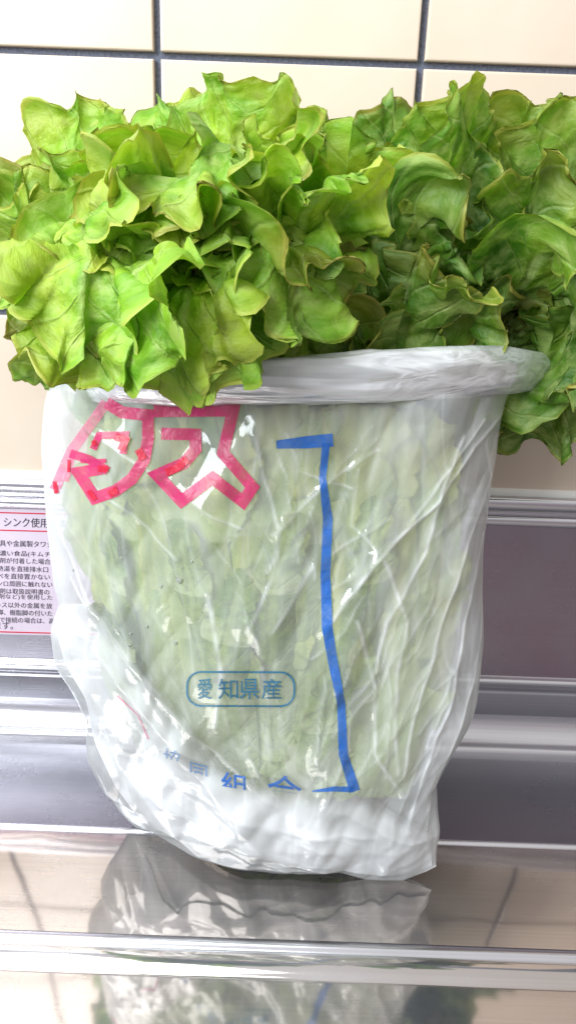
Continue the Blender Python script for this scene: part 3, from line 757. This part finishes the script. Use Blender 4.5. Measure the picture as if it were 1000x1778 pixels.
LEAVES = [
 # back row against the wall
 ([(330, 560, .470), (290, 330, .490), (250, 175, .500)], .085, .05, .2, dict(face=0)),
 ([(230, 560, .465), (150, 330, .480), (160, 170, .485)], .085, .15, .5, dict(face=-20)),
 ([(180, 560, .460), (60, 400, .475), (30, 285, .480)], .080, .25, .8, dict(face=-30)),
 ([(380, 560, .475), (340, 320, .500), (345, 160, .505)], .060, .1, .3, dict(face=10)),
 ([(420, 560, .465), (420, 300, .470), (440, 128, .465)], .085, .1, .35, dict(face=0)),
 ([(560, 560, .480), (540, 350, .500), (560, 195, .500)], .085, .3, .4, dict(face=0)),
 ([(640, 560, .480), (680, 350, .495), (700, 165, .495)], .070, .5, .9, dict(face=10)),
 ([(600, 560, .480), (640, 340, .500), (650, 225, .500)], .070, .6, .9, dict(face=-10)),
 ([(700, 560, .460), (770, 330, .450), (810, 135, .440)], .070, .2, .3, dict(face=15, twist=20)),
 ([(760, 560, .470), (880, 350, .475), (900, 170, .470)], .090, .4, .5, dict(face=10)),
 ([(800, 570, .465), (950, 400, .460), (1000, 180, .450)], .100, .25, .3, dict(face=15)),
 ([(780, 560, .475), (930, 420, .490), (1060, 300, .490)], .090, .4, .4, dict(face=25)),
 # middle
 ([(300, 580, .44), (260, 380, .43), (300, 225, .415)], .085, .1, .2, dict(face=5)),
 ([(180, 590, .43), (90, 420, .42), (20, 330, .41)], .090, .05, .3, dict(face=-35)),
 ([(240, 590, .43), (170, 400, .41), (110, 260, .41)], .085, .0, .35, dict(face=-15, twist=-15)),
 ([(470, 590, .43), (470, 380, .41), (450, 235, .39)], .080, .05, .2, dict(face=0)),
 ([(560, 590, .43), (580, 400, .42), (600, 240, .395)], .085, .0, .15, dict(face=10)),
 ([(640, 590, .44), (690, 430, .44), (720, 290, .43)], .070, .8, .7, dict(face=5)),
 ([(700, 590, .44), (790, 440, .44), (830, 270, .43)], .070, .45, .4, dict(face=-10)),
 ([(780, 590, .45), (900, 450, .43), (960, 290, .41)], .090, .35, .4, dict(face=20)),
 # front left, tumbling over the rim
 ([(170, 610, .42), (70, 480, .395), (-20, 460, .385)], .065, .1, .4, dict(face=-40, bl=.055)),
 ([(200, 610, .40), (110, 470, .37), (80, 460, .355), (95, 560, .35)], .058, .0, .2, dict(face=-20, bl=.052)),
 ([(240, 610, .395), (190, 460, .36), (150, 480, .34), (140, 635, .335)], .062, .0, .2, dict(face=-25, bl=.052, amp=1.2)),
 ([(300, 610, .39), (270, 460, .355), (230, 500, .335), (215, 665, .335)], .062, .0, .15, dict(face=-5, bl=.05, amp=1.3, twist=20)),
 ([(360, 610, .385), (350, 500, .355), (320, 530, .34), (310, 670, .34)], .060, .05, .15, dict(face=0, bl=.05, amp=1.2)),
 ([(310, 600, .40), (290, 470, .375), (270, 350, .350)], .080, .0, .15, dict(face=0, cup=-.9)),
 ([(220, 600, .41), (190, 460, .385), (170, 360, .375)], .070, .2, .6, dict(face=-10)),
 ([(400, 610, .395), (400, 490, .375), (430, 520, .355), (450, 610, .352)], .060, .15, .3, dict(face=10)),
 ([(420, 600, .41), (430, 500, .39), (500, 440, .365), (540, 500, .355)], .080, .3, .7, dict(face=10)),
 ([(480, 600, .405), (480, 470, .385), (520, 440, .36), (540, 590, .352)], .080, .1, .5, dict(face=5)),
 ([(510, 600, .41), (520, 430, .38), (540, 320, .36), (580, 300, .345)], .080, .0, .1, dict(face=10, twist=10)),
 ([(380, 600, .43), (370, 470, .42), (380, 340, .42)], .055, .6, .2, dict(face=0, amp=.6)),
 ([(450, 600, .43), (440, 480, .43), (450, 380, .43)], .060, .7, .3, dict(face=20, amp=.7)),
 # front right, darker inner leaves
 ([(620, 610, .42), (620, 520, .41), (640, 440, .405)], .060, .6, .5, dict(face=30, cup=1.5)),
 ([(680, 610, .41), (690, 520, .40), (700, 430, .395)], .065, .5, .6, dict(face=-30, cup=1.5)),
 ([(740, 600, .425), (770, 530, .405), (780, 465, .39)], .065, .35, .5, dict(face=0, cup=-1.2)),
 ([(790, 590, .435), (825, 530, .42), (850, 480, .41)], .065, .5, .6, dict(face=20)),
 ([(650, 600, .43), (690, 470, .42), (740, 380, .405), (790, 400, .395)], .070, .45, .5, dict(face=-10)),
 ([(720, 600, .43), (770, 420, .43), (790, 260, .42), (800, 160, .41)], .060, .2, .3, dict(face=30, twist=30)),
 ([(810, 590, .445), (910, 490, .42), (960, 420, .39), (1010, 460, .385)], .070, .3, .4, dict(face=15)),
 ([(840, 600, .44), (950, 500, .43), (1000, 560, .42), (990, 690, .42)], .095, .55, .6, dict(face=20)),
 ([(850, 620, .45), (930, 560, .45), (950, 640, .45), (900, 780, .455)], .090, .7, .5, dict(face=10)),
 ([(850, 620, .46), (960, 560, .47), (1040, 620, .47), (1030, 720, .47)], .090, .7, .5, dict(face=10)),
 ([(590, 600, .44), (590, 500, .44), (590, 400, .45)], .055, .9, .3, dict(face=0, amp=.6)),
 ([(660, 600, .45), (650, 470, .46), (640, 340, .47)], .075, .85, .5, dict(face=0)),
 ([(750, 600, .45), (800, 480, .46), (850, 380, .465)], .085, .8, .5, dict(face=0)),
 ([(850, 600, .45), (920, 520, .46), (980, 420, .47)], .085, .75, .5, dict(face=0)),
 ([(330, 600, .45), (330, 450, .455), (320, 330, .46)], .085, .55, .3, dict(face=0)),
 ([(240, 600, .45), (180, 480, .45), (130, 400, .45)], .080, .45, .3, dict(face=-10)),
 ([(480, 600, .46), (490, 450, .47), (500, 330, .475)], .085, .6, .3, dict(face=0)),
 ([(330, 610, .39), (320, 540, .365), (300, 560, .345), (275, 690, .333)], .056, .0, .2, dict(face=-5, bl=.05, amp=1.2)),
 ([(370, 610, .385), (370, 560, .362), (365, 590, .345), (345, 685, .335)], .060, .1, .2, dict(face=5, bl=.06)),
 ([(220, 620, .40), (180, 560, .37), (150, 590, .35), (135, 675, .340)], .065, .1, .3, dict(face=-15, bl=.06)),
 # small ones at the far left
 ([(140, 620, .44), (95, 590, .445), (55, 572, .45), (18, 585, .45)], .040, .6, .9, dict(face=0, bl=.035)),
 ([(150, 650, .43), (105, 640, .425), (60, 642, .42), (22, 665, .42)], .030, .45, .5, dict(face=0, bl=.032, amp=.7)),
]
for k, (pts, W, tone, red, kw) in enumerate(LEAVES):
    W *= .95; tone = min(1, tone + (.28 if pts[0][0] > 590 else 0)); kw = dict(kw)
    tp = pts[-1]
    if tp[2] > .40 and tp[1] > 250: tone = min(1, tone+.2)  # deep leaves coloured darker, which puts gap shade into their tone
    if k < 12: kw.setdefault('amp', .8)
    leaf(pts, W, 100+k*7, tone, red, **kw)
# short outer leaves that stay wholly inside the bag
for k, (bx, mx_, px, dd, top, W) in enumerate([(420, 290, 230, .405, 720, .06), (450, 390, 330, .392, 705, .07), (480, 460, 430, .388, 700, .07), (520, 520, 520, .386, 705, .07), (560, 590, 620, .390, 700, .07),
        (640, 690, 710, .400, 710, .06), (650, 725, 740, .42, 800, .05), (330, 210, 160, .42, 800, .045), (430, 340, 280, .40, 900, .06), (600, 620, 620, .395, 900, .06), (660, 700, 740, .40, 930, .06),
        (540, 480, 450, .392, 980, .055), (640, 650, 660, .396, 1060, .05), (500, 420, 380, .394, 1080, .05), (690, 735, 760, .405, 1080, .05)]):
    leaf([((mx_+px)/2, (1180+top)/2+60, dd+.003), (px, top, dd+.010)], W, 900+k, .15+.3*(k % 3 == 1), .3, amp=.35, face=(px-510)*.06, bl=.07, pale=1.0 if k % 3 else .7,
         base=[(bx, 1385, .403), (mx_, 1200, .399)])
# many smaller ruffled leaves that fill the head
rl = random.Random(21)
SM = []
for k in range(46):
    px = rl.uniform(30, 980)
    top = 230 + abs(px-480)*.10
    py = rl.uniform(top, 560)
    f_ = (py-200)/380.0
    d1 = .47 - .095*f_ + rl.uniform(-.012, .012)
    if px > 590: d1 += .025
    bx = 510+(px-510)*.62
    SM.append((px, py, d1, bx))
for k, (px, py, d1, bx) in enumerate(SM):
    mp_ = (px+rl.uniform(-20, 20), py+95)
    leaf([(bx, 620, min(.475, max(.40, d1+.03))), ((bx+mp_[0])/2, (620+mp_[1])/2+10, d1+.018), (mp_[0], mp_[1], d1+.012), (px, py, d1)], rl.uniform(.044, .064), 3000+k*3,
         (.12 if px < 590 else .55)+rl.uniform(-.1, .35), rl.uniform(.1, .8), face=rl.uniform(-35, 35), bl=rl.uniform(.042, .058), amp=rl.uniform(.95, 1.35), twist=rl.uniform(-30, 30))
for k in range(26):   # ruffled tips tumbling over the front left of the rim and in the middle
    if k < 18: px, py, d1 = rl.uniform(115, 430), rl.uniform(400, 655), rl.uniform(.338, .356)
    else: px, py, d1 = rl.uniform(400, 580), rl.uniform(300, 560), rl.uniform(.350, .372)
    py -= max(0, px-330)*.35 if k < 18 else 0
    bx = 510+(px-510)*.7
    leaf([(bx, 600, .405), (bx*.4+px*.6, py-60, d1+.028), (px, py-70, d1+.010), (px+rl.uniform(-15, 15), py, d1)], rl.uniform(.042, .062), 7000+k*3, rl.uniform(0, .35), rl.uniform(.1, .6),
         face=rl.uniform(-35, 25), bl=rl.uniform(.040, .055), amp=rl.uniform(1.0, 1.4), twist=rl.uniform(-45, 45))
leaf([(215, 1200, .402), (195, 1120, .394), (165, 1050, .392)], .024, 5001, .95, .6, amp=.5, bl=.03, base=[(300, 1380, .402), (240, 1290, .405)])
for k, (x0_, y0_, x1_, y1_) in enumerate([(520, 890, 470, 1010), (425, 990, 390, 1110), (175, 900, 205, 1020), (655, 860, 640, 1010), (300, 900, 330, 990), (590, 1150, 560, 1260)]):  # added dark slips of leaf, stand in for shaded gaps among the stems
    e = abs(x0_-510)/330.0; dd = .381+.03*e**2
    leaf([((x0_+x1_)/2, (y0_+y1_)/2, dd+.001), (x0_, y0_, dd+.003)], .022, 8100+k, .6, .4, amp=.6, bl=.045, pale=.2, base=[(510+(x1_-510)*.7, 1380, .404), (x1_, y1_+40, dd+.004)])
for k in range(16):   # long pale ribs seen through the film
    px = 200 + k*36 + rl.uniform(-12, 12); e = abs(px-510)/330.0
    dd = .384+.03*e**2 + rl.uniform(0, .010)
    leaf([((px*1.0), 980, dd+.006), (px+(px-510)*.05, 860, dd+.006), (px+(px-510)*.08, 720+rl.uniform(0, 160), dd+.010)], rl.uniform(.03, .045), 8000+k, .2, .2, amp=.3,
         face=(px-510)*.05, bl=rl.uniform(.10, .14), pale=rl.uniform(.45, 1), base=[(510+(px-510)*.60, 1385-60*e, .404), (510+(px-510)*.86, 1190, .397+.02*e**2)])
stem = bmesh.new(); bmesh.ops.create_cone(stem, cap_ends=True, segments=24, radius1=.013, radius2=.017, depth=.05)
me = bpy.data.meshes.new('stem'); stem.to_mesh(me); stem.free(); me.materials.append(plain_mat('stem_flesh', (0.70, 0.74, 0.5), .5))
o = bpy.data.objects.new('stem', me); COL.objects.link(o); o.location = at(525, 1330, .412); child(o, head)

# ---------------------------------------------------------------- caution sticker on the panel
PY = .0110
def onpanel(px, py, off=.0004):
    r = ray(px, py); t = (-PY-off-CAM.y)/r.y; return CAM+r*t
st = empty('caution_sticker', onpanel(30, 1000)); tag(st, 'pink and white Japanese care notice sticker with red rules on the steel back panel', 'sticker')
def quadpx(name, c, m, off, parent):
    p = [onpanel(x, y, off) for x, y in c]; back = [onpanel(x, y, 0.00005) for x, y in c]
    o = meshobj(name, p+back, [(0, 1, 2, 3), (4, 7, 6, 5), (0, 4, 5, 1), (1, 5, 6, 2), (2, 6, 7, 3), (3, 7, 4, 0)], m, smooth=False); child(o, parent); return o
Mst = plain_mat('sticker_paper', (0.72, 0.60, 0.70), .35); Mrd = plain_mat('sticker_red', (0.62, 0.02, 0.05), .4); Mtx = plain_mat('sticker_black', (0.035, 0.03, 0.05), .5)
SK = .026  # slope of the rows in the picture
def sy(x, y): return y+(x-40)*SK
quadpx('sticker_sheet', [(-150, sy(-150, 884)), (260, sy(260, 884)), (262, sy(262, 1102)), (-150, sy(-150, 1102))], Mst, .0003, st)
for y in (891, 921.5, 1098):
    quadpx('red_rule', [(-140, sy(-140, y-1)), (250, sy(250, y-1)), (250, sy(250, y+1.1)), (-140, sy(-140, y+1.1))], Mrd, .0005, st)
LINES = [(-4, 907, 17, '・シンク使用上の注意', 15.3), (0, 944, 11, '具や金属製タワシ', 11.5), (0, 962, 11, '濃い食品(キムチ', 11.0), (0, 974, 10, '剤が付着した場合', 11.0), (-4, 988, 10, '熱湯を直接排水口', 11.0),
 (-4, 1001, 10, 'べを直接置かない', 11.4), (-4, 1014, 10, 'ンロ周囲に触れない', 10.6), (0, 1027, 10, '剤は取扱説明書の', 10.8), (-2, 1037, 10, '剤など)を使用した', 10.4), (-6, 1051, 10, 'レス以外の金属を放', 10.8),
 (-4, 1064, 10, '脚、樹脂脚の付いた', 10.6), (0, 1077, 10, 'で接続の場合は、高温', 10.6), (-8, 1087, 9, 'ます。', 10.4)]
for x, yc, hgt, s, adv in LINES:
    v, f = textmesh(s)
    if not v: continue
    ys = [p[1] for p in v]; n = len(s); xs = [p[0] for p in v]
    sc = adv*n/(max(xs)-min(xs)); ym = (max(ys)+min(ys))/2; sv = hgt/(max(ys)-min(ys))*.98 if n > 3 else sc
    if n <= 3: ym = .38
    o = meshobj('printed_line', [onpanel(x+(p[0]-min(xs))*sc, sy(x+(p[0]-min(xs))*sc, yc)-(p[1]-ym)*sv, .0006) for p in v], f, Mtx, smooth=False); child(o, st)
